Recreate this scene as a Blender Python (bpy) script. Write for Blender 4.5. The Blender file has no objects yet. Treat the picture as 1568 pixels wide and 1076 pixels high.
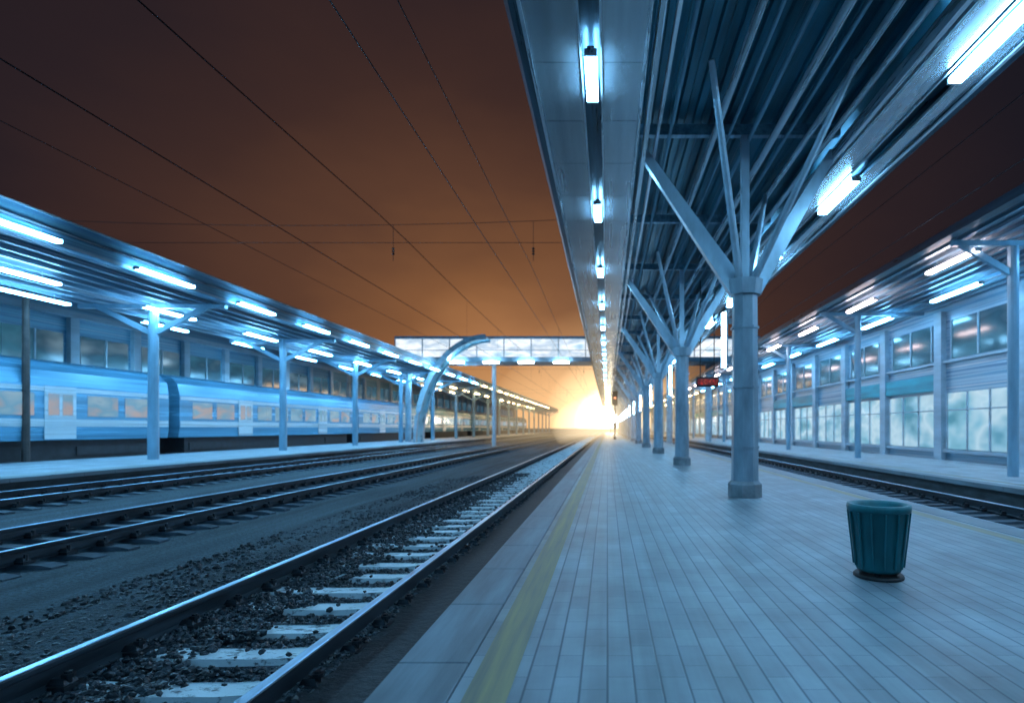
import bpy, math, random, bmesh
import numpy as np
from mathutils import Vector
random.seed(7); np.random.seed(7)
S=bpy.context.scene
EYE=1.27
# ---------------------------------------------------------------- materials
def lin(c):
    return tuple(((v/255)/12.92 if v/255<=0.04045 else (((v/255)+0.055)/1.055)**2.4) for v in c)
def nmat(name):
    m=bpy.data.materials.new(name); m.use_nodes=True
    nt=m.node_tree; b=nt.nodes['Principled BSDF']; return m,nt,b
def ND(nt,t,**k):
    n=nt.nodes.new(t)
    for a,v in k.items(): setattr(n,a,v)
    return n
def mat(name,col,rough=0.5,metal=0.0,var=0.35,scale=(3,3,3),bump=0.0,rvar=0.15,detail=4,col2=None,spec=0.5):
    """colour broken up by object-space noise (scale may be stretched along a direction)"""
    m,nt,b=nmat(name)
    tc=ND(nt,'ShaderNodeTexCoord'); mp=ND(nt,'ShaderNodeMapping'); mp.inputs['Scale'].default_value=scale
    nt.links.new(tc.outputs['Object'],mp.inputs['Vector'])
    no=ND(nt,'ShaderNodeTexNoise'); no.inputs['Scale'].default_value=1; no.inputs['Detail'].default_value=detail; no.inputs['Roughness'].default_value=0.62
    nt.links.new(mp.outputs['Vector'],no.inputs['Vector'])
    cr=ND(nt,'ShaderNodeValToRGB')
    c2=col2 if col2 else tuple(c*(1-var) for c in col); c1=col if col2 else tuple(min(1,c*(1+var)) for c in col)
    cr.color_ramp.elements[0].position=0.33; cr.color_ramp.elements[1].position=0.67
    cr.color_ramp.elements[0].color=(*c2,1); cr.color_ramp.elements[1].color=(*c1,1)
    nt.links.new(no.outputs['Fac'],cr.inputs['Fac']); nt.links.new(cr.outputs['Color'],b.inputs['Base Color'])
    mr=ND(nt,'ShaderNodeMapRange'); mr.inputs['To Min'].default_value=max(0.05,rough-rvar); mr.inputs['To Max'].default_value=min(1,rough+rvar)
    nt.links.new(no.outputs['Fac'],mr.inputs['Value']); nt.links.new(mr.outputs['Result'],b.inputs['Roughness'])
    b.inputs['Metallic'].default_value=metal
    b.inputs['Specular IOR Level'].default_value=spec
    if bump:
        bp=ND(nt,'ShaderNodeBump'); bp.inputs['Strength'].default_value=bump; bp.inputs['Distance'].default_value=0.02
        nt.links.new(no.outputs['Fac'],bp.inputs['Height']); nt.links.new(bp.outputs['Normal'],b.inputs['Normal'])
    return m
def emis(name,col,st):
    m,nt,b=nmat(name); b.inputs['Base Color'].default_value=(0.6,0.6,0.6,1)
    b.inputs['Emission Color'].default_value=(*col,1); b.inputs['Emission Strength'].default_value=st
    return m
def winmat(name,cols,st,sc=(1,1,1)):
    """lit interior behind glass: soft colour patches"""
    m,nt,b=nmat(name)
    tc=ND(nt,'ShaderNodeTexCoord'); mp=ND(nt,'ShaderNodeMapping'); mp.inputs['Scale'].default_value=sc
    nt.links.new(tc.outputs['Object'],mp.inputs['Vector'])
    no=ND(nt,'ShaderNodeTexNoise'); no.inputs['Scale'].default_value=1; no.inputs['Detail'].default_value=3; no.inputs['Roughness'].default_value=.5
    nt.links.new(mp.outputs['Vector'],no.inputs['Vector'])
    cr=ND(nt,'ShaderNodeValToRGB')
    el=cr.color_ramp.elements
    while len(el)<len(cols): el.new(0.5)
    for i,c in enumerate(cols): el[i].position=.3+.4*i/(len(cols)-1); el[i].color=(*c,1)
    nt.links.new(no.outputs['Fac'],cr.inputs['Fac'])
    nt.links.new(cr.outputs['Color'],b.inputs['Emission Color']); b.inputs['Emission Strength'].default_value=st
    b.inputs['Base Color'].default_value=(0.02,0.03,0.04,1); b.inputs['Roughness'].default_value=0.12
    m.cycles.emission_sampling='NONE'
    return m

# ---------------------------------------------------------------- mesh builder
class MB:
    def __init__(s): s.v=[]; s.f=[]; s.m=[]
    def box(s,x0,x1,y0,y1,z0,z1,m=0):
        n=len(s.v)
        s.v+=[(x0,y0,z0),(x1,y0,z0),(x1,y1,z0),(x0,y1,z0),(x0,y0,z1),(x1,y0,z1),(x1,y1,z1),(x0,y1,z1)]
        for q in ((0,3,2,1),(4,5,6,7),(0,1,5,4),(1,2,6,5),(2,3,7,6),(3,0,4,7)):
            s.f.append(tuple(n+i for i in q)); s.m.append(m)
    def taper(s,cx,cy,z0,z1,wx0,wy0,wx1,wy1,m=0):
        n=len(s.v)
        for z,wx,wy in ((z0,wx0,wy0),(z1,wx1,wy1)):
            s.v+=[(cx-wx/2,cy-wy/2,z),(cx+wx/2,cy-wy/2,z),(cx+wx/2,cy+wy/2,z),(cx-wx/2,cy+wy/2,z)]
        for q in ((0,3,2,1),(4,5,6,7),(0,1,5,4),(1,2,6,5),(2,3,7,6),(3,0,4,7)):
            s.f.append(tuple(n+i for i in q)); s.m.append(m)
    def tube(s,p0,p1,r,n=8,m=0,r1=None,cap=True,rot=0):
        p0=Vector(p0);p1=Vector(p1);d=(p1-p0).normalized()
        u=d.orthogonal().normalized() if abs(d.z)<0.99 else Vector((1,0,0)); w=d.cross(u); k=len(s.v); r1=r if r1 is None else r1
        for p,rr in ((p0,r),(p1,r1)):
            for i in range(n):
                a=2*math.pi*i/n+rot; s.v.append(tuple(p+u*math.cos(a)*rr+w*math.sin(a)*rr))
        for i in range(n):
            j=(i+1)%n; s.f.append((k+i,k+j,k+n+j,k+n+i)); s.m.append(m)
        if cap:
            s.f.append(tuple(k+i for i in range(n))[::-1]); s.m.append(m)
            s.f.append(tuple(k+n+i for i in range(n))); s.m.append(m)
    def prism(s,prof,y0,y1,m=0,cap=True):
        n=len(prof);k=len(s.v)
        for y in (y0,y1): s.v+=[(x,y,z) for x,z in prof]
        for i in range(n):
            j=(i+1)%n; s.f.append((k+i,k+j,k+n+j,k+n+i)); s.m.append(m)
        if cap:
            s.f.append(tuple(range(k,k+n))); s.m.append(m); s.f.append(tuple(range(k+2*n-1,k+n-1,-1))); s.m.append(m)
    def beam(s,p0,p1,w,h,m=0,w1=None,h1=None):
        p0=Vector(p0);p1=Vector(p1);d=(p1-p0).normalized(); up=Vector((0,0,1))
        if abs(d.z)>0.98: up=Vector((0,1,0))
        a=d.cross(up).normalized(); b=a.cross(d).normalized(); k=len(s.v)
        for p,ww,hh in ((p0,w,h),(p1,w1 or w,h1 or h)):
            for sa,sb in ((-1,-1),(1,-1),(1,1),(-1,1)): s.v.append(tuple(p+a*sa*ww/2+b*sb*hh/2))
        for q in ((0,3,2,1),(4,5,6,7),(0,1,5,4),(1,2,6,5),(2,3,7,6),(3,0,4,7)):
            s.f.append(tuple(k+i for i in q)); s.m.append(m)
    def lathe(s,cx,cy,prof,n=24,m=0):
        k=len(s.v)
        for r,z in prof:
            for i in range(n):
                a=2*math.pi*i/n; s.v.append((cx+r*math.cos(a),cy+r*math.sin(a),z))
        for q in range(len(prof)-1):
            for i in range(n):
                j=(i+1)%n; s.f.append((k+q*n+i,k+q*n+j,k+(q+1)*n+j,k+(q+1)*n+i)); s.m.append(m)
    def sheet(s,x0,x1,y0,y1,z,m=0):
        n=len(s.v); s.v+=[(x0,y0,z),(x1,y0,z),(x1,y1,z),(x0,y1,z)]; s.f.append((n,n+1,n+2,n+3)); s.m.append(m)
    def obj(s,name,mats,parent=None,smooth=False,bevel=0):
        me=bpy.data.meshes.new(name); me.from_pydata(s.v,[],s.f); me.update()
        for mm in (mats if isinstance(mats,(list,tuple)) else [mats]): me.materials.append(mm)
        me.polygons.foreach_set('material_index',s.m)
        if smooth: me.polygons.foreach_set('use_smooth',[True]*len(me.polygons))
        o=bpy.data.objects.new(name,me); S.collection.objects.link(o)
        if parent: o.parent=parent
        if bevel:
            bv=o.modifiers.new('bevel','BEVEL'); bv.width=bevel; bv.segments=2; bv.limit_method='ANGLE'
        return o
def empty(name):
    e=bpy.data.objects.new(name,None); S.collection.objects.link(e); e.empty_display_size=0.3; return e

# ---------------------------------------------------------------- shared materials
COOL=(0.18,0.58,1.0); NEUT=(0.55,0.80,1.0); WARM=(1.0,0.66,0.32)
m_cool=emis('lamp_cool',COOL,58); m_cool2=emis('lamp_cool_bright',(0.23,0.62,1.0),88); m_warm=emis('lamp_warm',WARM,30)
m_main=emis('lamp_main',(0.25,0.63,1.0),90)
m_neut=emis('lamp_neutral',NEUT,60)
m_steel_dk=mat('steel_dark_blue',(0.03,0.08,0.12),0.32,0.5,0.4,(8,0.5,8))
m_steel_bl=mat('steel_painted_blue',(0.18,0.34,0.44),0.34,0.4,0.35,(10,0.4,10))
m_column=mat('column_paint',(0.20,0.34,0.44),0.4,0.1,0.2,(2,2,0.6),rvar=.05)
m_pier=mat('pier_paint',(0.34,0.42,0.48),0.45,0.0,0.2,(2,0.4,2),rvar=.05)
m_steel_lt=mat('steel_light',(0.55,0.63,0.69),0.28,0.7,0.25,(10,0.4,10),rvar=.08)
m_deck=mat('roof_deck_teal',(0.015,0.13,0.19),0.35,0.5,0.5,(5,0.3,5))
m_soffit=mat('soffit_panel',(0.46,0.50,0.54),0.26,0.8,0.10,(6,0.25,6),rvar=0.06,detail=2)
m_conc=mat('concrete',(0.22,0.24,0.26),0.75,0,0.35,(2.5,2.5,2.5),0.3)
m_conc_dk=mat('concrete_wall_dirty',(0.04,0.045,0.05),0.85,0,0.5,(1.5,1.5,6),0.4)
m_black=mat('black_rubber',(0.012,0.013,0.015),0.6)

# ---------------------------------------------------------------- ground + ballast
def bed_mat():
    m,nt,b=nmat('ballast_bed_stone')
    tc=ND(nt,'ShaderNodeTexCoord')
    mp=ND(nt,'ShaderNodeMapping'); mp.inputs['Scale'].default_value=(2.6,0.16,1); nt.links.new(tc.outputs['Object'],mp.inputs['Vector'])
    a=ND(nt,'ShaderNodeTexNoise'); a.inputs['Scale'].default_value=1; a.inputs['Detail'].default_value=5; nt.links.new(mp.outputs[0],a.inputs['Vector'])
    f=ND(nt,'ShaderNodeTexNoise'); f.inputs['Scale'].default_value=22; f.inputs['Detail'].default_value=3; f.inputs['Roughness'].default_value=.7; nt.links.new(tc.outputs['Object'],f.inputs['Vector'])
    fr=ND(nt,'ShaderNodeMapRange'); fr.inputs['From Min'].default_value=.35; fr.inputs['From Max'].default_value=.65; fr.inputs['To Min'].default_value=.25; fr.inputs['To Max'].default_value=1.5; nt.links.new(f.outputs['Fac'],fr.inputs['Value'])
    cr=ND(nt,'ShaderNodeValToRGB'); e=cr.color_ramp.elements; e[0].position=.36; e[0].color=(.008,.018,.026,1); e[1].position=.66; e[1].color=(.05,.085,.11,1)
    nt.links.new(a.outputs['Fac'],cr.inputs['Fac'])
    sc=ND(nt,'ShaderNodeVectorMath',operation='SCALE'); nt.links.new(cr.outputs[0],sc.inputs[0]); nt.links.new(fr.outputs[0],sc.inputs['Scale']); nt.links.new(sc.outputs[0],b.inputs['Base Color'])
    b.inputs['Roughness'].default_value=.62; b.inputs['Specular IOR Level'].default_value=.3
    bp=ND(nt,'ShaderNodeBump'); bp.inputs['Strength'].default_value=1; bp.inputs['Distance'].default_value=.05; nt.links.new(f.outputs['Fac'],bp.inputs['Height']); nt.links.new(bp.outputs[0],b.inputs['Normal'])
    return m
m_ballast=bed_mat()
m_shoulder=mat('ballast_trench_shade',(0.03,0.036,0.042),0.6,0,0.5,(14,14,14),1.0,detail=6,col2=(0.006,0.008,0.010))  # near-black ballast: shade of the trench beside the platform put into colour
m_soil=mat('soil_dark',(0.03,0.035,0.04),0.9,0,0.5,(0.3,0.3,0.3))
g=MB(); g.sheet(-1500,1500,-300,3000,-0.75); g.obj('ground',m_soil)
def bed(name,x0,x1,y0,y1,z,dx,dy,mt=None):
    nx=int(round((x1-x0)/dx))+1; ny=int((y1-y0)/dy)+1
    xs=np.linspace(x0,x1,nx); ys=np.linspace(y0,y1,ny)
    X,Y=np.meshgrid(xs,ys); Z=np.full_like(X,z)
    for k in range(7):
        a=random.uniform(0.5,6); b_=random.uniform(0.3,4); Z+=0.005*np.sin(a*X+random.uniform(0,6))*np.cos(b_*Y+random.uniform(0,6))
    v=np.stack([X,Y,Z],-1).reshape(-1,3).tolist(); f=[]
    for j in range(ny-1):
        for i in range(nx-1):
            k=j*nx+i; f.append((k,k+1,k+nx+1,k+nx))
    b=MB(); b.v=v; b.f=f; b.m=[0]*len(f); return b.obj(name,mt or m_ballast,smooth=True)
bed('ballast_bed',-15.08,-1.12,-6,260,-0.455,0.25,0.5)
bed('ballast_bed',5.18,8.58,-6,260,-0.455,0.25,0.5)
bed('ballast_bed',-26.2,-21.72,-6,260,-0.455,0.4,0.8)
bed('ballast_shoulder',-1.93,-1.115,-6,120,-0.372,0.12,0.4,m_shoulder)
bed('ballast_shoulder',-4.75,-3.69,-6,120,-0.376,0.2,0.4,m_ballast)

def stones():
    t=(1+5**.5)/2
    base=np.array([(-1,t,0),(1,t,0),(-1,-t,0),(1,-t,0),(0,-1,t),(0,1,t),(0,-1,-t),(0,1,-t),(t,0,-1),(t,0,1),(-t,0,-1),(-t,0,1)],float)/1.9
    F=np.array([(0,11,5),(0,5,1),(0,1,7),(0,7,10),(0,10,11),(1,5,9),(5,11,4),(11,10,2),(10,7,6),(7,1,8),(3,9,4),(3,4,2),(3,2,6),(3,6,8),(3,8,9),(4,9,5),(2,4,11),(6,2,10),(8,6,7),(9,8,1)])
    V=[];FF=[];k=0
    def add(x,y,z,r):
        nonlocal k
        p=base*(0.75+0.5*np.random.rand(12,1))*np.array([r,r*random.uniform(.6,1.1),r*random.uniform(.5,.9)])
        a=random.uniform(0,6.28); c,s_=math.cos(a),math.sin(a); b=random.uniform(-.6,.6)
        p=p@np.array([[c,-s_,0],[s_,c,0],[0,0,1]]); p=p@np.array([[1,0,0],[0,math.cos(b),-math.sin(b)],[0,math.sin(b),math.cos(b)]])
        V.append(p+np.array([x,y,z])); FF.append(F+k); k+=12
    for i in range(17000):
        y=2.6+18*random.random()**1.6
        x=random.uniform(-3.56,-1.85)
        crib=0.50<((y-2.33)%0.545)/0.545<0.96
        left=x<-2.90+0.10*math.sin(y*7.3)+0.05*math.sin(y*23)
        if x>-2.06: 
            z=-0.375; 
            if random.random()<.4: continue
        elif left: z=-0.40+random.uniform(-0.02,0.02)+0.012*math.sin(y*3)
        elif crib: z=-0.44+random.uniform(-0.015,0.018)
        else:
            if random.random()<0.985: continue
            z=-0.388
        add(x,y,z,random.uniform(0.015,0.036))
    # scattered stones lying on the cess beyond the left rail
    for i in range(5000):
        y=3+16*random.random()**1.5; x=-3.7-random.random()**1.3*1.7
        add(x,y,(-.376 if x>-4.75 else -.45)+random.uniform(-.012,.006),random.uniform(.014,.034))
    V=np.concatenate(V);FF=np.concatenate(FF)
    b=MB(); b.v=V.tolist(); b.f=FF.tolist(); b.m=[0]*len(FF)
    return b.obj('ballast_stones',mat('stone_chips',(0.020,0.029,0.037),0.42,0,0.7,(9,9,9),0,detail=2))
stones()

# ---------------------------------------------------------------- tracks
def sleeper_mat():
    m,nt,b=nmat('sleeper_concrete')
    tc=ND(nt,'ShaderNodeTexCoord')
    no=ND(nt,'ShaderNodeTexNoise'); no.inputs['Scale'].default_value=9; no.inputs['Detail'].default_value=8; no.inputs['Roughness'].default_value=0.7
    mp=ND(nt,'ShaderNodeMapping'); mp.inputs['Scale'].default_value=(0.7,1.6,1); nt.links.new(tc.outputs['Object'],mp.inputs['Vector']); nt.links.new(mp.outputs['Vector'],no.inputs['Vector'])
    cr=ND(nt,'ShaderNodeValToRGB'); e=cr.color_ramp.elements; e[0].position=0.38; e[0].color=(0.06,0.075,0.09,1); e[1].position=0.46; e[1].color=(0.72,0.80,0.84,1)
    nt.links.new(no.outputs['Fac'],cr.inputs['Fac']); nt.links.new(cr.outputs['Color'],b.inputs['Base Color'])
    b.inputs['Roughness'].default_value=0.38
    bp=ND(nt,'ShaderNodeBump'); bp.inputs['Strength'].default_value=0.5; bp.inputs['Distance'].default_value=0.01
    nt.links.new(no.outputs['Fac'],bp.inputs['Height']); nt.links.new(bp.outputs['Normal'],b.inputs['Normal'])
    return m
m_sleeper=sleeper_mat()
m_rail=mat('rail_weathered_web',(0.04,0.052,0.065),0.42,0.5,0.4,(10,1.5,10))
m_railtop=mat('rail_polished_head',(0.50,0.68,0.85),0.34,1.0,0.15,(30,0.5,30),rvar=0.08)
m_clip=mat('rail_fastening',(0.035,0.042,0.05),0.45,0.7,0.4,(20,20,20))
m_conc_dk2=mat('sleeper_dark',(0.05,0.075,0.10),0.7,0,0.5,(4,4,4))
def rail_profile(cx):
    h=[(-.075,-.40),(.075,-.40),(.075,-.388),(.012,-.368),(.010,-.275),(.036,-.262),(.0375,-.232),(.030,-.222),(-.030,-.222),(-.0375,-.232),(-.036,-.262),(-.010,-.275),(-.012,-.368),(-.075,-.388)]
    return [(cx+a,b) for a,b in h]
def track(cx,y0=-5,y1=260,near=False):
    e=empty('railway_track')
    r=MB()
    for s in (-1,1):
        r.prism(rail_profile(cx+s*0.8),y0,y1,0)
        r.prism([(cx+s*0.8-.036,-.2215),(cx+s*0.8+.036,-.2215),(cx+s*0.8+.028,-.2165),(cx+s*0.8-.028,-.2165)],y0,y1,1)
    r.obj('rails',[m_rail,m_railtop],e)
    sl=MB(); fa=MB(); y=2.35-0.545*6; lim=110
    while y<lim:
        jz=random.uniform(-0.006,0.004); jy=random.uniform(-.02,.02) 
        prof=[(-1.35,-.62),(1.35,-.62),(1.35,-.43),(1.2,-.402),(0.5,-.402),(0.35,-.412),(-0.35,-.412),(-0.5,-.402),(-1.2,-.402),(-1.35,-.43)]
        n=len(prof);k=len(sl.v)
        for yy in (y+jy-0.01,y+jy+0.25):
            for x,z in prof: sl.v.append((cx+x,yy+(0.03 if z>-.5 else 0)*(1 if yy<y+.1 else -1),z+jz))
        for i in range(n):
            j=(i+1)%n; sl.f.append((k+i,k+j,k+n+j,k+n+i)); sl.m.append(0)
        sl.f.append(tuple(range(k,k+n))); sl.m.append(0); sl.f.append(tuple(range(k+2*n-1,k+n-1,-1))); sl.m.append(0)
        if y<(60 if near else 40):
            for s in (-1,1):
                rx=cx+s*0.8
                for q in (-1,1):
                    fa.box(rx+q*0.13-.055,rx+q*0.13+.055,y+.05,y+.20,-.405,-.365)
                    fa.taper(rx+q*0.10,y+.125,-.366,-.325,.12,.10,.08,.07)
                    fa.tube((rx+q*0.14,y+.125,-.36),(rx+q*0.14,y+.125,-.285),.022,6)
                    if near: fa.tube((rx+q*0.14,y+.125,-.325),(rx+q*0.14,y+.125,-.300),.038,6)
        y+=0.545
    sl.obj('sleepers',m_sleeper if near else m_conc_dk2,e,bevel=0.008 if near else 0)
    fa.obj('fastenings',m_clip,e)
    return e
track(-2.8,near=True); track(-8.1); track(-13.4); track(6.88); track(-23.6)

# ---------------------------------------------------------------- platforms
def paving_mat(name,c1,c2,mort,rough=0.44,bw=0.27,rh=0.135):
    m,nt,b=nmat(name)
    tc=ND(nt,'ShaderNodeTexCoord'); sx=ND(nt,'ShaderNodeSeparateXYZ'); cx=ND(nt,'ShaderNodeCombineXYZ')
    nt.links.new(tc.outputs['Object'],sx.inputs[0]); nt.links.new(sx.outputs['Y'],cx.inputs['X']); nt.links.new(sx.outputs['X'],cx.inputs['Y'])
    br=ND(nt,'ShaderNodeTexBrick'); br.inputs['Scale'].default_value=1; br.inputs['Brick Width'].default_value=bw; br.inputs['Row Height'].default_value=rh
    br.inputs['Mortar Size'].default_value=0.0025; br.inputs['Mortar Smooth'].default_value=0.6; br.inputs['Bias'].default_value=-0.1
    br.inputs['Color1'].default_value=(*c1,1); br.inputs['Color2'].default_value=(*c2,1); br.inputs['Mortar'].default_value=(*mort,1)
    nt.links.new(cx.outputs[0],br.inputs['Vector'])
    dv=ND(nt,'ShaderNodeMath',operation='DIVIDE'); dv.inputs[1].default_value=rh; nt.links.new(sx.outputs['X'],dv.inputs[0])
    fr=ND(nt,'ShaderNodeMath',operation='FRACT'); nt.links.new(dv.outputs[0],fr.inputs[0])
    pp=ND(nt,'ShaderNodeMath',operation='PINGPONG'); pp.inputs[1].default_value=0.5; nt.links.new(fr.outputs[0],pp.inputs[0])
    jr=ND(nt,'ShaderNodeMapRange'); jr.inputs['From Min'].default_value=0.015; jr.inputs['From Max'].default_value=0.065; nt.links.new(pp.outputs[0],jr.inputs['Value'])
    jm=ND(nt,'ShaderNodeMix',data_type='RGBA'); nt.links.new(jr.outputs['Result'],jm.inputs['Factor']); jm.inputs[6].default_value=(*mort,1); nt.links.new(br.outputs['Color'],jm.inputs[7])
    mp=ND(nt,'ShaderNodeMapping'); mp.inputs['Scale'].default_value=(3.4,0.14,1); nt.links.new(tc.outputs['Object'],mp.inputs['Vector'])
    no=ND(nt,'ShaderNodeTexNoise'); no.inputs['Scale'].default_value=1; no.inputs['Detail'].default_value=5; no.inputs['Roughness'].default_value=0.6
    nt.links.new(mp.outputs['Vector'],no.inputs['Vector'])
    n2=ND(nt,'ShaderNodeTexNoise'); n2.inputs['Scale'].default_value=1.3; n2.inputs['Detail'].default_value=6; n2.inputs['Roughness'].default_value=.55; nt.links.new(tc.outputs['Object'],n2.inputs['Vector'])
    av=ND(nt,'ShaderNodeMath',operation='ADD'); nt.links.new(no.outputs['Fac'],av.inputs[0]); nt.links.new(n2.outputs['Fac'],av.inputs[1])
    r=ND(nt,'ShaderNodeMapRange'); r.inputs['From Min'].default_value=0.7; r.inputs['From Max'].default_value=1.3; r.inputs['To Min'].default_value=0.5; r.inputs['To Max'].default_value=1.4
    nt.links.new(av.outputs[0],r.inputs['Value'])
    mu=ND(nt,'ShaderNodeVectorMath',operation='SCALE'); nt.links.new(jm.outputs[2],mu.inputs[0]); nt.links.new(r.outputs['Result'],mu.inputs['Scale'])
    nt.links.new(mu.outputs[0],b.inputs['Base Color'])
    rr=ND(nt,'ShaderNodeMapRange'); rr.inputs['From Min'].default_value=0.7; rr.inputs['From Max'].default_value=1.3; rr.inputs['To Min'].default_value=rough-.06; rr.inputs['To Max'].default_value=rough+.08
    nt.links.new(av.outputs[0],rr.inputs['Value']); nt.links.new(rr.outputs['Result'],b.inputs['Roughness'])
    bp=ND(nt,'ShaderNodeBump'); bp.inputs['Strength'].default_value=0.3; bp.inputs['Distance'].default_value=0.005
    nt.links.new(jr.outputs['Result'],bp.inputs['Height']); nt.links.new(bp.outputs['Normal'],b.inputs['Normal'])
    return m
m_pave=paving_mat('paving_blocks',(0.26,0.31,0.34),(0.21,0.25,0.28),(0.07,0.10,0.125))
m_pave2=paving_mat('paving_light',(0.44,0.49,0.53),(0.38,0.43,0.47),(0.16,0.19,0.22))
m_cope=mat('coping_stone',(0.19,0.23,0.26),0.5,0,0.35,(5,0.5,4),0.2,detail=8)
m_yellow=mat('yellow_line_worn',(0.38,0.31,0.16),0.5,0,0.4,(14,0.6,12),0.1,col2=(0.17,0.175,0.15),detail=8)
def platform(x0,x1,y0,y1,pm,edges,line=None):
    e=empty('railway_platform')
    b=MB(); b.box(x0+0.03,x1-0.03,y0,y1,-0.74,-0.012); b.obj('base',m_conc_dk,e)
    l=x0; r=x1
    c=MB()
    if 'l' in edges: l=x0+0.36
    if 'r' in edges: r=x1-0.36
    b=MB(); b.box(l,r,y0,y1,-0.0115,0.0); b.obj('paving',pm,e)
    y=y0
    while y<y1:
        L=1.0 if y<60 else 10
        if 'l' in edges: c.box(x0-0.03,l-0.008,y+.004,min(y1,y+L)-.004,-0.11,0.004)
        if 'r' in edges: c.box(r+0.008,x1+0.03,y+.004,min(y1,y+L)-.004,-0.11,0.004)
        y+=L
    c.obj('coping',m_cope,e,bevel=0.006)
    if line:
        q=MB()
        for a,b_ in line: q.sheet(a,b_,y0,y1,0.004)
        q.obj('yellow_line',m_yellow,e)
    return e
platform(-1.10,5.16,-5,150,m_pave,'lr',[(-0.68,-0.47),(4.53,4.72)])
platform(-21.7,-15.1,-5,190,m_pave2,'lr',[(-15.70,-15.55)])
platform(8.6,13.5,-5,190,m_pave2,'l',[(9.15,9.3)])

# ---------------------------------------------------------------- main canopy
def lamp_row(parent,x,z,ys,L=1.1,w=0.15,cool=None,warm_after=58,name='lamps',drop=.22):
    h=MB(); d=MB(); dw=MB()
    for y in ys:
        h.box(x-w*.3,x+w*.3,y-L/2-.06,y+L/2+.06,z+0.07,z+0.10)
        h.tube((x,y-L*.3,z+.1),(x,y-L*.3,z+drop),.012,6); h.tube((x,y+L*.3,z+.1),(x,y+L*.3,z+drop),.012,6)
        h.box(x-w*.52,x+w*.52,y-L/2-.05,y-L/2-.005,z-.006,z+.076); h.box(x-w*.52,x+w*.52,y+L/2+.005,y+L/2+.05,z-.006,z+.076)
        (d if y<warm_after else dw).box(x-w/2,x+w/2,y-L/2,y+L/2,z,z+0.066)
    h.obj(name+'_housing',m_steel_lt,parent)
    d.obj(name+'_tube',cool or m_cool,parent)
    if dw.v: dw.obj(name+'_tube_far',m_warm,parent)

can=empty('platform_canopy')
ZC=EYE+5.0; CY0=-4; CY1=128
b=MB()
def soffit(b,x0,x1,z):
    y=CY0
    while y<CY1:
        L=1.45
        b.box(x0,x1,y+.006,y+L-.006,z,z+.03); y+=L
soffit(b,-1.02,-0.36,ZC); soffit(b,-0.08,0.50,ZC)
soffit(b,4.35,4.78,ZC); soffit(b,5.06,5.36,ZC)
b.obj('soffit_panels',m_soffit,can)
b=MB()
b.box(-.35,-.09,CY0,CY1,ZC+.10,ZC+.12); b.box(4.79,5.05,CY0,CY1,ZC+.10,ZC+.12)
b.prism([(-1.04,ZC-.03),(-1.16,ZC-.05),(-1.22,ZC+.02),(-1.22,ZC+.55),(-1.04,ZC+.55)],CY0,CY1)
b.prism([(5.38,ZC-.03),(5.50,ZC-.05),(5.56,ZC+.02),(5.56,ZC+.55),(5.38,ZC+.55)],CY0,CY1)
b.obj('fascia',m_steel_dk,can)
b=MB()
for x,w,h,dz in ((-1.035,.045,.03,-.06),(-.355,.025,.05,-.03),(-.085,.025,.05,-.03),(.52,.045,.06,-.04),(.66,.07,.22,-.08),(.86,.05,.12,-.02),(4.33,.045,.06,-.04),(4.785,.025,.05,-.03),(5.055,.025,.05,-.03),(5.37,.05,.03,-.06),(4.18,.07,.22,-.08)):
    b.box(x-w/2,x+w/2,CY0,CY1,ZC+dz,ZC+dz+h)
b.obj('trim_rails',m_steel_lt,can)
x=0.55;i=0
top=[]
while x<4.3:
    z=ZC+.62+(0.0 if i%2 else .05)+0.05*abs(x-2.4); top+= [(x,z),(x+.12,z)]; x+=.15; i+=1
b=MB(); b.prism(top+[(a,c+.02) for a,c in reversed(top)],CY0,CY1,cap=False)
b.box(-1.2,.54,CY0,CY1,ZC+.56,ZC+.60); b.box(4.32,5.54,CY0,CY1,ZC+.56,ZC+.60)
b.obj('roof_deck',m_deck,can)
b=MB()
for x,r,dz in ((1.15,.035,.40),(1.92,.06,.26),(2.25,.03,.42),(2.62,.04,.34),(2.98,.065,.22),(3.32,.035,.40),(3.62,.055,.26),(3.95,.05,.16)):
    b.tube((x,CY0,ZC+dz),(x,CY1,ZC+dz),r,10,m=0 if r<.05 else 1)
b.obj('purlins',[m_steel_bl,m_steel_lt],can,smooth=True)
b=MB(); y=10.3-8.7*1.0
PY=[]
while y<CY1:
    PY.append(y); y+=8.7
yy=PY[0]-4.35
while yy<CY1:
    b.box(.55,4.3,yy-.06,yy+.06,ZC+.40,ZC+.60)
    yy+=4.35
b.obj('rafters',m_steel_bl,can)
lamp_row(can,-.22,ZC-.12,[7.8-4.85+4.85*i for i in range(-1,25)],1.0,.16,m_main)
lamp_row(can,4.92,ZC-.12,[7.0-4.85+4.85*i for i in range(-1,25)],1.7,.18,m_main,name='lamps_outer')
b=MB(); a=MB(); L=MB(); pl=MB()
PX=2.55
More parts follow.
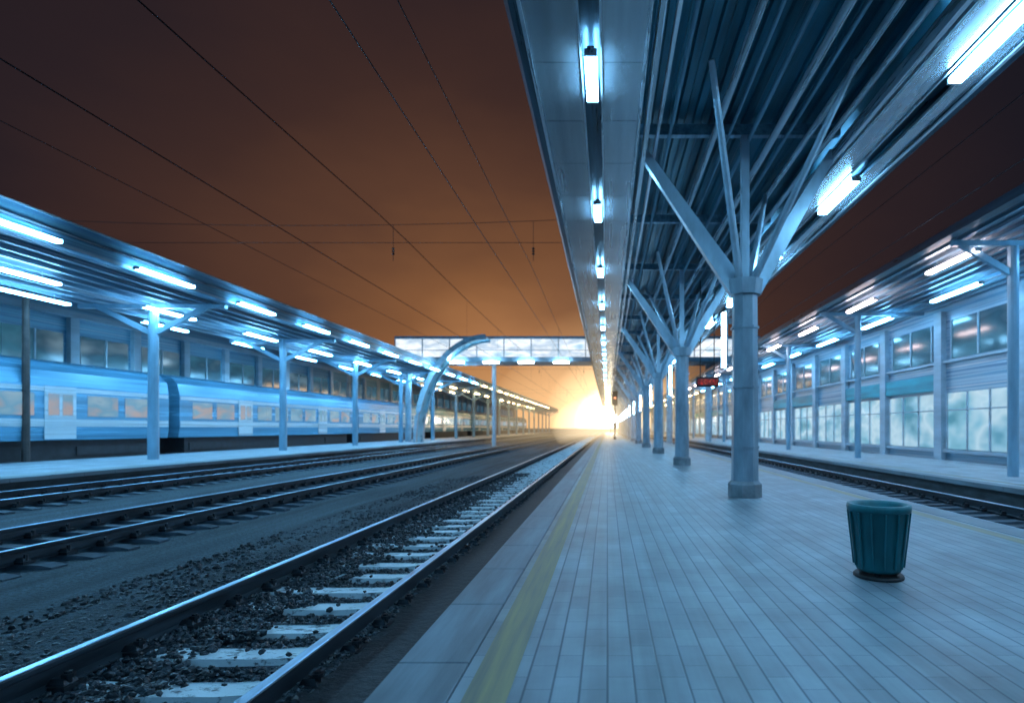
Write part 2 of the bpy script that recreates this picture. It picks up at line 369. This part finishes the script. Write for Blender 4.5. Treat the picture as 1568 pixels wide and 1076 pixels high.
for y in PY:
    b.tube((PX,y,.28),(PX,y,3.75),.25,8,rot=math.pi/8,r1=.23)
    pl.tube((PX,y,0.004),(PX,y,.24),.31,8,rot=math.pi/8); pl.tube((PX,y,.24),(PX,y,.30),.31,8,r1=.25,rot=math.pi/8)
    b.tube((PX,y,3.72),(PX,y,4.0),.30,8,rot=math.pi/8,r1=.33)
    for zz in (.9,2.0,3.1): b.tube((PX,y,zz),(PX,y,zz+.04),.262,8,rot=math.pi/8)
    for s,xe in ((-1,.66),(1,4.18)):
        a.beam((PX+s*.15,y,3.85),(xe,y,ZC+.10),.16,.34,w1=.14,h1=.16)
        for q in (-1,1):
            a.tube((PX+s*.12,y+q*.12,3.95),(PX+s*1.05,y+q*2.3,ZC+.30),.075,8,r1=.05)
    a.beam((PX,y,4.0),(PX,y,ZC+.4),.14,.14)
    b.box(PX-.36,PX-.25,y-.03,y+.03,2.5,2.6); b.box(PX-.36,PX-.25,y-.03,y+.03,3.2,3.3)
    b.box(PX-.36,PX-.33,y-.09,y+.09,2.35,3.45)
    L.box(PX-.42,PX-.362,y-.055,y+.055,2.40,3.40)
b.obj('pillars',mat('pillar_paint',(0.27,0.34,0.40),0.36,0.1,0.3,(3,3,0.8),detail=7,rvar=.06),can)
a.obj('branch_arms',mat('branch_paint',(0.40,0.52,0.61),0.3,0.3,0.2,(3,3,1.2),rvar=.06),can); pl.obj('pillar_plinths',m_conc,can)
L.obj('pillar_lamps',emis('pillar_lamp',(0.42,0.74,1.0),38),can)

# ---------------------------------------------------------------- left platform canopy
c2=empty('platform_canopy')
def strip_mat(name,cols,rough=.4,metal=.3,sc=(1,0.05,7)):
    m,nt,b=nmat(name)
    tc=ND(nt,'ShaderNodeTexCoord'); mp=ND(nt,'ShaderNodeMapping'); mp.inputs['Scale'].default_value=sc
    nt.links.new(tc.outputs['Object'],mp.inputs['Vector'])
    no=ND(nt,'ShaderNodeTexNoise'); no.inputs['Scale'].default_value=1; no.inputs['Detail'].default_value=4; nt.links.new(mp.outputs['Vector'],no.inputs['Vector'])
    cr=ND(nt,'ShaderNodeValToRGB'); el=cr.color_ramp.elements
    while len(el)<len(cols): el.new(.5)
    for i,c in enumerate(cols): el[i].position=.3+.4*i/(len(cols)-1); el[i].color=(*c,1)
    nt.links.new(no.outputs['Fac'],cr.inputs['Fac']); nt.links.new(cr.outputs['Color'],b.inputs['Base Color'])
    b.inputs['Roughness'].default_value=rough; b.inputs['Metallic'].default_value=metal
    return m
m_clad=strip_mat('painted_cladding_blue',[(0.03,0.13,0.22),(0.20,0.42,0.54),(0.08,0.22,0.34),(0.44,0.60,0.68)],.35,.4)
m_clad2=strip_mat('painted_cladding_grey',[(0.10,0.18,0.26),(0.40,0.47,0.53),(0.14,0.27,0.36),(0.54,0.50,0.52)],.35,.4)
X0,X1=-21.4,-15.1; Z0=EYE+5.0; Z1=EYE+5.85
b=MB()
b.prism([(X1,Z0),(X1,Z0+.34),(X1-.10,Z0+.36),(X1-.10,Z0+.44),(X1+.02,Z0+.46),(X1+.02,Z1-.06),(X1-.2,Z1),(X1-.3,Z1),(X1-.3,Z0)],-2,170)
b.obj('fascia',m_clad,c2)
b=MB(); b.box(X0,X1-.31,-2,170,Z0+.16,Z0+.24)
for i in range(9):
    x=X0+.3+i*.7; b.box(x-.04,x+.04,-2,170,Z0+.0,Z0+.155)
b.obj('soffit',m_clad2,c2)
b=MB(); b.box(X1+.03,X1+.09,-2,170,Z1-.12,Z1-.08); b.box(X1+.005,X1+.06,-2,170,Z0+.02,Z0+.06)
b.box(X1+.0,X1+.07,-2,170,Z0+.37,Z0+.41); b.obj('gutter_rails',m_steel_lt,c2)
b=MB()
for i in range(20):
    y=4.5+9*i
    b.tube((-18.4,y,0),(-18.4,y,Z0),.2,12,r1=.17); b.beam((-18.4,y,Z0-1.2),(-16,y,Z0),.12,.2); b.beam((-18.4,y,Z0-1.2),(-20.8,y,Z0),.12,.2)
    b.box(X0,X1-.35,y-.08,y+.08,Z0-.16,Z0-.004)
b.obj('columns',m_column,c2)
lamp_row(c2,X1+.32,Z0-.02,[13.8-4.8+4.8*i for i in range(-1,28)],2.3,.2,m_cool2,warm_after=62)
lamp_row(c2,X1-3.0,Z0-.30,[11+6*i for i in range(0,22)],2.6,.2,m_cool2,warm_after=62,name='lamps_inner',drop=.3)
lamp_row(c2,X1-5.6,Z0-.30,[8+6*i for i in range(0,12)],2.6,.2,m_cool,warm_after=62,name='lamps_rear',drop=.3)

# ---------------------------------------------------------------- right platform canopy
c3=empty('platform_canopy')
Z3=EYE+4.9; R0,R1=8.7,13.5
b=MB(); b.prism([(R0,Z3),(R0+.25,Z3-.02),(R0+.25,Z3+.30),(R0,Z3+.22)],-2,170)
b.obj('fascia',m_steel_dk,c3)
b=MB(); b.box(R0+.26,R1-.12,-2,170,Z3+.10,Z3+.16)
for i in range(11):
    x=R0+.5+i*.42; b.box(x-.05,x+.05,-2,170,Z3-.02,Z3+.095)
b.obj('soffit',m_clad2,c3)
b=MB()
for i in range(20):
    y=5.5+9*i
    b.tube((10.6,y,0),(10.6,y,Z3-.17),.13,12); b.beam((10.6,y,Z3-.9),(9.1,y,Z3-.03),.1,.16); b.box(R0+.3,R1-.13,y-.07,y+.07,Z3-.16,Z3-.024)
b.obj('columns',m_column,c3)
lamp_row(c3,R0+.9,Z3-.32,[10+5.5*i for i in range(-1,22)],2.2,.16,emis('lamp_rose',(1.0,0.76,0.76),30),warm_after=70,drop=.3)
lamp_row(c3,R0+3.2,Z3-.32,[8+5.5*i for i in range(-1,22)],2.6,.18,m_cool,warm_after=70,name='lamps_inner',drop=.3)

# ---------------------------------------------------------------- station building right
sb=empty('station_building')
w_cool=winmat('shop_glass_lit',[(0.06,0.28,0.42),(0.25,0.55,0.75),(0.55,0.8,.95),(0.25,0.58,0.78),(0.08,0.32,0.46)],.8,(1,0.35,.6))
w_dim=winmat('upper_glass_dim',[(0.01,0.06,0.10),(0.04,0.18,0.28),(0.02,0.08,0.13),(0.14,0.26,0.34)],.6,(1,0.25,0.6))
m_tealsign=mat('teal_fascia_sign',(0.02,0.28,0.34),0.4,0,0.4,(1,0.3,3))
b=MB(); b.box(13.62,22,-2,175,-.7,8.6); b.obj('walls',m_clad2,sb)
b=MB();gl=MB();ug=MB();sg=MB()
y=0
while y<170:
    gl.box(13.56,13.60,y+.35,y+4.15,.45,2.65)
    ug.box(13.54,13.60,y+.6,y+3.9,4.0,5.5)
    b.box(13.40,13.62,y-.2,y+.3,0,5.95)
    for k in range(4): b.box(13.50,13.555,y+.35+k*1.24,y+.41+k*1.24,.45,2.65)
    b.box(13.50,13.555,y+.42,y+4.06,1.95,2.0)
    for k in range(3): b.box(13.50,13.56,y+.6+k*1.6,y+.67+k*1.6,4.0,5.5)
    b.box(13.46,13.62,y+.31,y+4.29,.30,.42); b.box(13.46,13.62,y+.31,y+4.29,3.85,3.95)
    if (int(y/4.5)%3)!=1: sg.box(13.44,13.61,y+.32,y+4.28,2.80,3.45)
    y+=4.5
b.obj('piers_and_mullions',m_pier,sb); gl.obj('shop_windows',w_cool,sb); ug.obj('upper_windows',w_dim,sb); sg.obj('sign_bands',m_tealsign,sb)

# ---------------------------------------------------------------- building left behind train
sb2=empty('station_building')
b=MB(); b.box(-42,-29,-5,175,-.7,8.9); b.obj('walls',m_clad,sb2)
b=MB();gl=MB();ug=MB();y=2
w_mix=winmat('hall_glass_lit',[(0.1,0.4,0.6),(0.5,0.8,1.0),(0.8,0.6,0.45),(0.2,0.45,0.6),(0.7,0.85,1.0)],.6,(1,0.3,0.7))
while y<170:
    gl.box(-28.98,-28.92,y+.3,y+3.7,.6,3.2); ug.box(-28.98,-28.92,y+.5,y+3.5,4.4,6.3)
    b.box(-29,-28.75,y-.25,y+.25,-.6,7.19); b.box(-28.95,-28.86,y+.3,y+3.7,1.9,2.0); b.box(-28.95,-28.86,y+1.96,y+2.04,.6,3.59); b.box(-28.95,-28.86,y+1.96,y+2.04,4.4,6.3)
    y+=4
b.box(-29,-28.6,-5,175,7.2,7.5); b.box(-29,-28.6,-5,175,3.6,3.9); b.box(-29.2,-28.5,-5,175,8.9,9.1)
b.obj('piers_and_cornices',m_pier,sb2); gl.obj('hall_windows',w_mix,sb2); ug.obj('upper_windows',w_dim,sb2)
lamp_row(sb2,-28.0,4.2,[14+9*i for i in range(0,8)],2.4,.2,m_cool2,name='wall_lamps',drop=.15)

# ---------------------------------------------------------------- train
m_tr=mat('train_paint_blue',(0.12,0.32,0.46),0.25,0.2,0.3,(0.5,0.08,4)); m_tr2=mat('train_paint_grey',(0.50,0.58,0.62),0.28,0.2,0.15,(0.5,0.05,4)); m_trd=mat('train_underframe',(0.03,0.03,0.035),0.6)
m_trw=winmat('train_window_lit',[(0.10,0.30,0.46),(0.30,0.48,0.60),(0.16,0.38,0.55),(0.46,0.38,0.36),(0.15,0.36,0.52)],.75,(1,0.35,0.8))
tr=empty('passenger_train')
bd=MB(); wi=MB(); un=MB(); st=MB(); do=MB()
cx=-23.6
for i in range(7):
    y0=8+i*20.6; y1=y0+19.9
    z0=-.22+1.0
    pr=[(cx-1.5,z0),(cx+1.5,z0),(cx+1.56,z0+.5),(cx+1.56,z0+2.2),(cx+1.45,z0+2.75),(cx+1.1,z0+3.1),(cx+.5,z0+3.28),(cx-.5,z0+3.28),(cx-1.1,z0+3.1),(cx-1.45,z0+2.75),(cx-1.56,z0+2.2),(cx-1.56,z0+.5)]
    bd.prism(pr,y0,y1,0)
    st.box(cx+1.562,cx+1.575,y0+.05,y1-.05,z0+.55,z0+.85); st.box(cx+1.562,cx+1.575,y0+.05,y1-.05,z0+1.95,z0+2.12)
    un.box(cx-1.2,cx+1.2,y0+.8,y1-.8,-.05,z0-.002)
    for yb in (y0+2.8,y1-2.8):
        for dy in (-1.1,1.1):
            for s in (-.8,.8): un.tube((cx+s-.07,yb+dy,.25),(cx+s+.07,yb+dy,.25),.46,16)
        un.box(cx+1.0,cx+1.25,yb-1.7,yb+1.7,.1,.5)
    if i<6: un.box(cx-.8,cx+.8,y1,y1+.7,z0+.1,z0+2.6)
    yw=y0+.9
    for k in range(10):
        if k in (2,7):
            do.box(cx+1.577,cx+1.59,yw,yw+1.3,z0+.05,z0+2.15); wi.box(cx+1.592,cx+1.60,yw+.15,yw+.58,z0+1.0,z0+1.85); wi.box(cx+1.592,cx+1.60,yw+.72,yw+1.15,z0+1.0,z0+1.85)
        else: wi.box(cx+1.562,cx+1.578,yw,yw+1.45,z0+.98,z0+1.85)
        yw+=1.83
bd.obj('bodies',m_tr,tr); st.obj('stripes',m_tr2,tr); un.obj('bogies_and_underframe',m_trd,tr); do.obj('doors',m_tr2,tr); wi.obj('windows',m_trw,tr)

# ---------------------------------------------------------------- footbridge
fb=empty('footbridge')
FY0,FY1=51,54.5; FZ=EYE+6.1; FT=EYE+8.3
m_fbg=winmat('footbridge_glass',[(0.35,0.58,0.75),(0.9,0.95,1),(0.42,0.55,0.68),(1,1,1)],1.2,(0.35,0.5,0.9))
b=MB(); b.box(-19.5,14,FY0,FY1,FZ,FZ+.42); b.box(-19.5,14,FY0-.15,FY1+.15,FT-.12,FT+.1)
for x in np.arange(-19.5,14,2.5):
    b.box(x-.04,x+.04,FY0-.04,FY0+.06,FZ+.42,FT-.12)
b.box(-19.5,14,FY0-.06,FY0-.041,FZ+1.0,FZ+1.06)
b.obj('deck_and_frames',m_column,fb)
b=MB(); b.box(-19.5,14,FY0+.07,FY0+.10,FZ+.43,FT-.13); b.obj('glazing',m_fbg,fb)
b=MB()
pts=[]
for i in range(17):
    t=i/16*math.pi/2
    pts.append((-16.9+6.2*(1-math.cos(t)), -0.0+(FZ+1.9)*math.sin(t)))
for yy in (FY0-2.2,FY0-.35):
    for i in range(16): b.beam((pts[i][0],yy,pts[i][1]),(pts[i+1][0],yy,pts[i+1][1]),.22,.45)
for i in range(0,17): b.beam((pts[i][0],FY0-2.2,pts[i][1]),(pts[i][0],FY0-.35,pts[i][1]),.1,.1)
for x in (-18.9,5.9,9.6): b.tube((x,FY0+1.7,-.4),(x,FY0+1.7,FZ),.3,12)
b.tube((-10.75,FY0+1.7,-.6),(-10.75,FY0+1.7,FZ),.2,12)
b.obj('curved_legs',m_pier,fb)
b=MB()
for i in range(16):
    k=len(b.v)
    for (px,pz) in (pts[i],pts[i+1]):
        b.v+=[(px+.1,FY0-2.1,pz-.05),(px+.1,FY0-.45,pz-.05)]
    b.f.append((k,k+1,k+3,k+2)); b.m.append(0)
b.obj('curved_glazing',mat('blue_cladding',(0.14,0.42,0.56),0.3,0.2,0.3,(1,1,1)),fb)
L=MB()
for x in np.arange(-17,-1,3.2): L.box(x-.7,x+.7,FY0-.45,FY0-.30,FZ-.2,FZ-.08)
L.obj('edge_lamps',m_neut,fb)

# ---------------------------------------------------------------- overhead lines
ow=empty('overhead_wire')
b=MB()
m_wire=mat('wire_dark',(0.03,0.03,0.035),0.5,0.6)
def wire(x,h,r,sag=0,stag=0.0):
    N=72; pts=[]
    for i in range(N+1):
        y=-6+206*i/N; ph=((y-21)/45)%1.0
        pts.append((x+stag*math.sin((y-21)/45*math.pi),y,EYE+h-4*sag*ph*(1-ph)))
    for i in range(N): b.tube(pts[i],pts[i+1],r,5,cap=False)
wire(-2.75,4.3,.008,0,.05); wire(-2.8,6.0,.009,.35)
wire(-8.1,4.97,.012,0,.1); wire(-8.1,7.6,.017,.3); wire(-8.9,4.5,.007,0)
wire(6.9,4.45,.008); wire(6.9,5.7,.009,.2)
for x,h0,h1,sg_ in ((-2.8,4.3,6.0,.35),(-8.1,4.97,7.6,.3)):
    y=32
    while y<150:
        ph=((y-21)/45)%1; b.tube((x,y,EYE+h0),(x,y,EYE+h1-4*sg_*ph*(1-ph)),.004,4,cap=False); y+=9
b.obj('wires',m_wire,ow)
m_gs=mat('gantry_steel',(0.08,0.06,0.055),0.6,0.3)
for gy in (21,66,111):
    e=empty('catenary_headspan'); b=MB()
    xa,xb=-22.0,-1.0; ht=EYE+7.9; hb=EYE+7.0
    def hz(x,top): 
        t=(x-xa)/(xb-xa); return (ht if top else hb)-(1.0 if top else 0)*4*.25*t*(1-t)
    for top in (0,1):
        pv=None
        for i in range(13):
            x=xa+(xb-xa)*i/12; p=(x,gy,hz(x,top))
            if pv: b.tube(pv,p,.010,5,cap=False)
            pv=p
    for xx in (-2.8,-8.1):
        b.tube((xx,gy,hz(xx,1)),(xx,gy,hb-.7),.009,5)
        for q in range(3): b.tube((xx,gy,hb-.2-q*.1),(xx,gy,hb-.25-q*.1),.05,8)
    b.tube((xa,gy,-.7),(xa,gy,ht+.3),.13,10,r1=.09); b.tube((xb,gy,ZC+.6),(xb,gy,ht+.3),.07,8)
    b.obj('span_wires_and_posts',m_gs,e)

# ---------------------------------------------------------------- signal
sg=empty('railway_signal'); b=MB()
SX,SY=.85,62
b.tube((SX,SY,0),(SX,SY,4.1),.07,10); b.tube((SX,SY,0),(SX,SY,.3),.14,10)
b.box(SX-.22,SX+.22,SY-.12,SY+.1,3.9,5.3); b.box(SX-.30,SX+.30,SY+.10,SY+.13,3.8,5.4)
for q in range(3): b.tube((SX,SY-.12,4.2+q*.42),(SX,SY-.36,4.2+q*.42),.14,12,cap=False)
b.box(SX-.18,SX+.18,SY-.1,SY+.1,1.2,1.9)
b.obj('post_and_head',m_black,sg)
b=MB(); b.tube((SX,SY-.121,4.62),(SX,SY-.14,4.62),.10,12); b.obj('lens',emis('signal_lens',(1,0.25,0.08),3),sg)

# ---------------------------------------------------------------- litter bin
lb=empty('litter_bin'); BX,BY=2.32,4.75
m_bin=mat('bin_teal_paint',(0.006,0.14,0.16),0.42,0.1,0.3,(6,6,2),detail=7)
b=MB()
b.lathe(BX,BY,[(.0,.06),(.17,.06),(.185,.09),(.235,.56),(.25,.565),(.255,.60),(.25,.625),(.225,.625),(.20,.60),(.165,.12),(0,.12)],28)
b.obj('body',m_bin,lb,smooth=True)
b=MB(); 
for i in range(14):
    a_=2*math.pi*i/14; b.tube((BX+.195*math.cos(a_),BY+.195*math.sin(a_),.10),(BX+.243*math.cos(a_),BY+.243*math.sin(a_),.56),.008,6)
b.obj('ribs',m_bin,lb)
b=MB(); b.lathe(BX,BY,[(0,.03),(.19,.03),(.20,.02),(.20,.004)],24)
for i in range(3):
    a_=2*math.pi*i/3; b.tube((BX+.13*math.cos(a_),BY+.13*math.sin(a_),.02),(BX+.13*math.cos(a_),BY+.13*math.sin(a_),.08),.025,8)
b.obj('foot',m_black,lb)

# ---------------------------------------------------------------- small red platform display
ds=empty('platform_display'); b=MB()
b.box(3.2,4.0,19.9,20.1,2.75,3.1); b.tube((3.35,20,3.1),(3.35,20,ZC+.3),.02,6); b.tube((3.85,20,3.1),(3.85,20,ZC+.3),.02,6); b.obj('casing',m_black,ds)
b=MB(); b.box(3.25,3.95,19.88,19.897,2.82,3.02); b.obj('screen',winmat('led_red',[(.6,.05,.02),(.05,.0,.0),(.6,.1,.03)],.8,(9,1,9)),ds)

# ---------------------------------------------------------------- far floodlight mast
fm=empty('floodlight_mast'); b=MB(); b.tube((.9,146,0),(.9,146,4.2),.12,10,r1=.08); b.box(-.1,1.9,145.9,146.1,2.7,2.8)
b.box(-.1,1.9,145.9,146.1,3.9,4.0); b.obj('mast',m_steel_dk,fm)
b=MB()
for x in (.1,.9,1.7):
    for z in (2.85,4.05): b.box(x-.3,x+.3,145.8,145.9,z,z+.4)
b.obj('floodlights',emis('flood_emitter',(1,.85,.6),150),fm)
def glow_volume(loc,sc,st,col=(1,.74,.42,1)):  # emission-only ellipsoid: far glow painted into a volume, nothing scatters
    m=bpy.data.materials.new('painted_glow'); m.use_nodes=True; nt=m.node_tree; nt.nodes.clear()
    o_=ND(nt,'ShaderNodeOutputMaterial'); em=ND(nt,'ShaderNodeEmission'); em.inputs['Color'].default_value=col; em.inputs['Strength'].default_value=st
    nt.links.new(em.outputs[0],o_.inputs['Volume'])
    me=bpy.data.meshes.new('glow_volume'); bm=bmesh.new(); bmesh.ops.create_icosphere(bm,subdivisions=4,radius=1); bm.to_mesh(me); bm.free(); me.materials.append(m)
    o=bpy.data.objects.new('glow_volume',me); S.collection.objects.link(o); o.location=loc; o.scale=sc
glow_volume((-1,95,1.5),(15,62,11),.0030); glow_volume((-.5,96,1.3),(7,58,4.6),.0075,(1,.78,.50,1))

# ---------------------------------------------------------------- world
w=bpy.data.worlds.new('World'); S.world=w; w.use_nodes=True; nt=w.node_tree; nt.nodes.clear()
out=ND(nt,'ShaderNodeOutputWorld'); bg=ND(nt,'ShaderNodeBackground'); nt.links.new(bg.outputs[0],out.inputs[0])
tc=ND(nt,'ShaderNodeTexCoord')
def angle_to(vec):
    v=Vector(vec).normalized(); d=ND(nt,'ShaderNodeVectorMath',operation='DOT_PRODUCT'); d.inputs[1].default_value=v
    nrm=ND(nt,'ShaderNodeVectorMath',operation='NORMALIZE'); nt.links.new(tc.outputs['Generated'],nrm.inputs[0]); nt.links.new(nrm.outputs[0],d.inputs[0])
    a=ND(nt,'ShaderNodeMath',operation='ARCCOSINE'); nt.links.new(d.outputs['Value'],a.inputs[0]); return a
def ramp(src,deg_cols,maxdeg):
    m=ND(nt,'ShaderNodeMath',operation='DIVIDE'); m.inputs[1].default_value=math.radians(maxdeg); nt.links.new(src.outputs[0],m.inputs[0])
    cr=ND(nt,'ShaderNodeValToRGB'); el=cr.color_ramp.elements
    while len(el)<len(deg_cols): el.new(.5)
    for i,(d,c) in enumerate(deg_cols): el[i].position=d/maxdeg; el[i].color=(*c,1)
    nt.links.new(m.outputs[0],cr.inputs['Fac']); return cr
a1=angle_to((-.20,1,.03))
no=ND(nt,'ShaderNodeTexNoise'); no.inputs['Scale'].default_value=3.0; no.inputs['Detail'].default_value=4
mpn=ND(nt,'ShaderNodeMapping'); mpn.inputs['Scale'].default_value=(1,.5,2.2); nt.links.new(tc.outputs['Generated'],mpn.inputs['Vector']); nt.links.new(mpn.outputs[0],no.inputs['Vector'])
ms=ND(nt,'ShaderNodeMath',operation='MULTIPLY_ADD'); ms.inputs[1].default_value=0.20; nt.links.new(no.outputs['Fac'],ms.inputs[0]); 
sub=ND(nt,'ShaderNodeMath',operation='SUBTRACT'); sub.inputs[1].default_value=0.10; nt.links.new(a1.outputs[0],sub.inputs[0]); nt.links.new(sub.outputs[0],ms.inputs[2])
r1=ramp(ms,[(0,lin((208,154,100))),(7,lin((174,120,76))),(13,lin((132,88,57))),(21,lin((90,60,46))),(30,lin((63,43,39))),(40,lin((42,32,36))),(54,lin((23,23,32))),(85,lin((12,34,56))),(130,lin((18,58,92)))],180)  # blue at the wide angles, outside the view, is added as fill light
a2=angle_to((0.006,1,.012))
r2=ramp(a2,[(0,(5,4.5,3.6)),(1.8,(3.4,2.8,1.9)),(3.8,(1.1,.78,.42)),(7,(.30,.18,.08)),(12,(.04,.022,.012)),(18,(0,0,0))],40)
ad=ND(nt,'ShaderNodeMix',data_type='RGBA',blend_type='ADD'); ad.inputs['Factor'].default_value=1; ad.clamp_result=False
nt.links.new(r1.outputs[0],ad.inputs[6]); nt.links.new(r2.outputs[0],ad.inputs[7]); nt.links.new(ad.outputs[2],bg.inputs['Color']); bg.inputs['Strength'].default_value=1.0
sl=bpy.data.lights.new('blue_fill_sun','SUN'); sl.energy=.34; sl.angle=math.radians(15); sl.color=(.22,.60,1.0)  # added sun lamp: blue fill from behind the camera, no visible source
so=bpy.data.objects.new('blue_fill_sun',sl); S.collection.objects.link(so); so.rotation_euler=Vector((.35,.8,-.62)).to_track_quat('-Z','Y').to_euler()

# ---------------------------------------------------------------- camera
cam=bpy.data.cameras.new('Camera'); co=bpy.data.objects.new('Camera',cam); S.collection.objects.link(co)
co.location=(0,0,EYE); co.rotation_euler=(math.radians(90),0,0); cam.lens=850/1568*36; cam.sensor_width=36
cam.shift_x=-146/1568; cam.shift_y=117/1568; cam.clip_end=4000; cam.clip_start=0.05
cam.dof.use_dof=True; cam.dof.focus_distance=4.8; cam.dof.aperture_fstop=1.2
S.camera=co
S.view_settings.view_transform='Standard'; S.view_settings.look='None'; S.view_settings.exposure=0
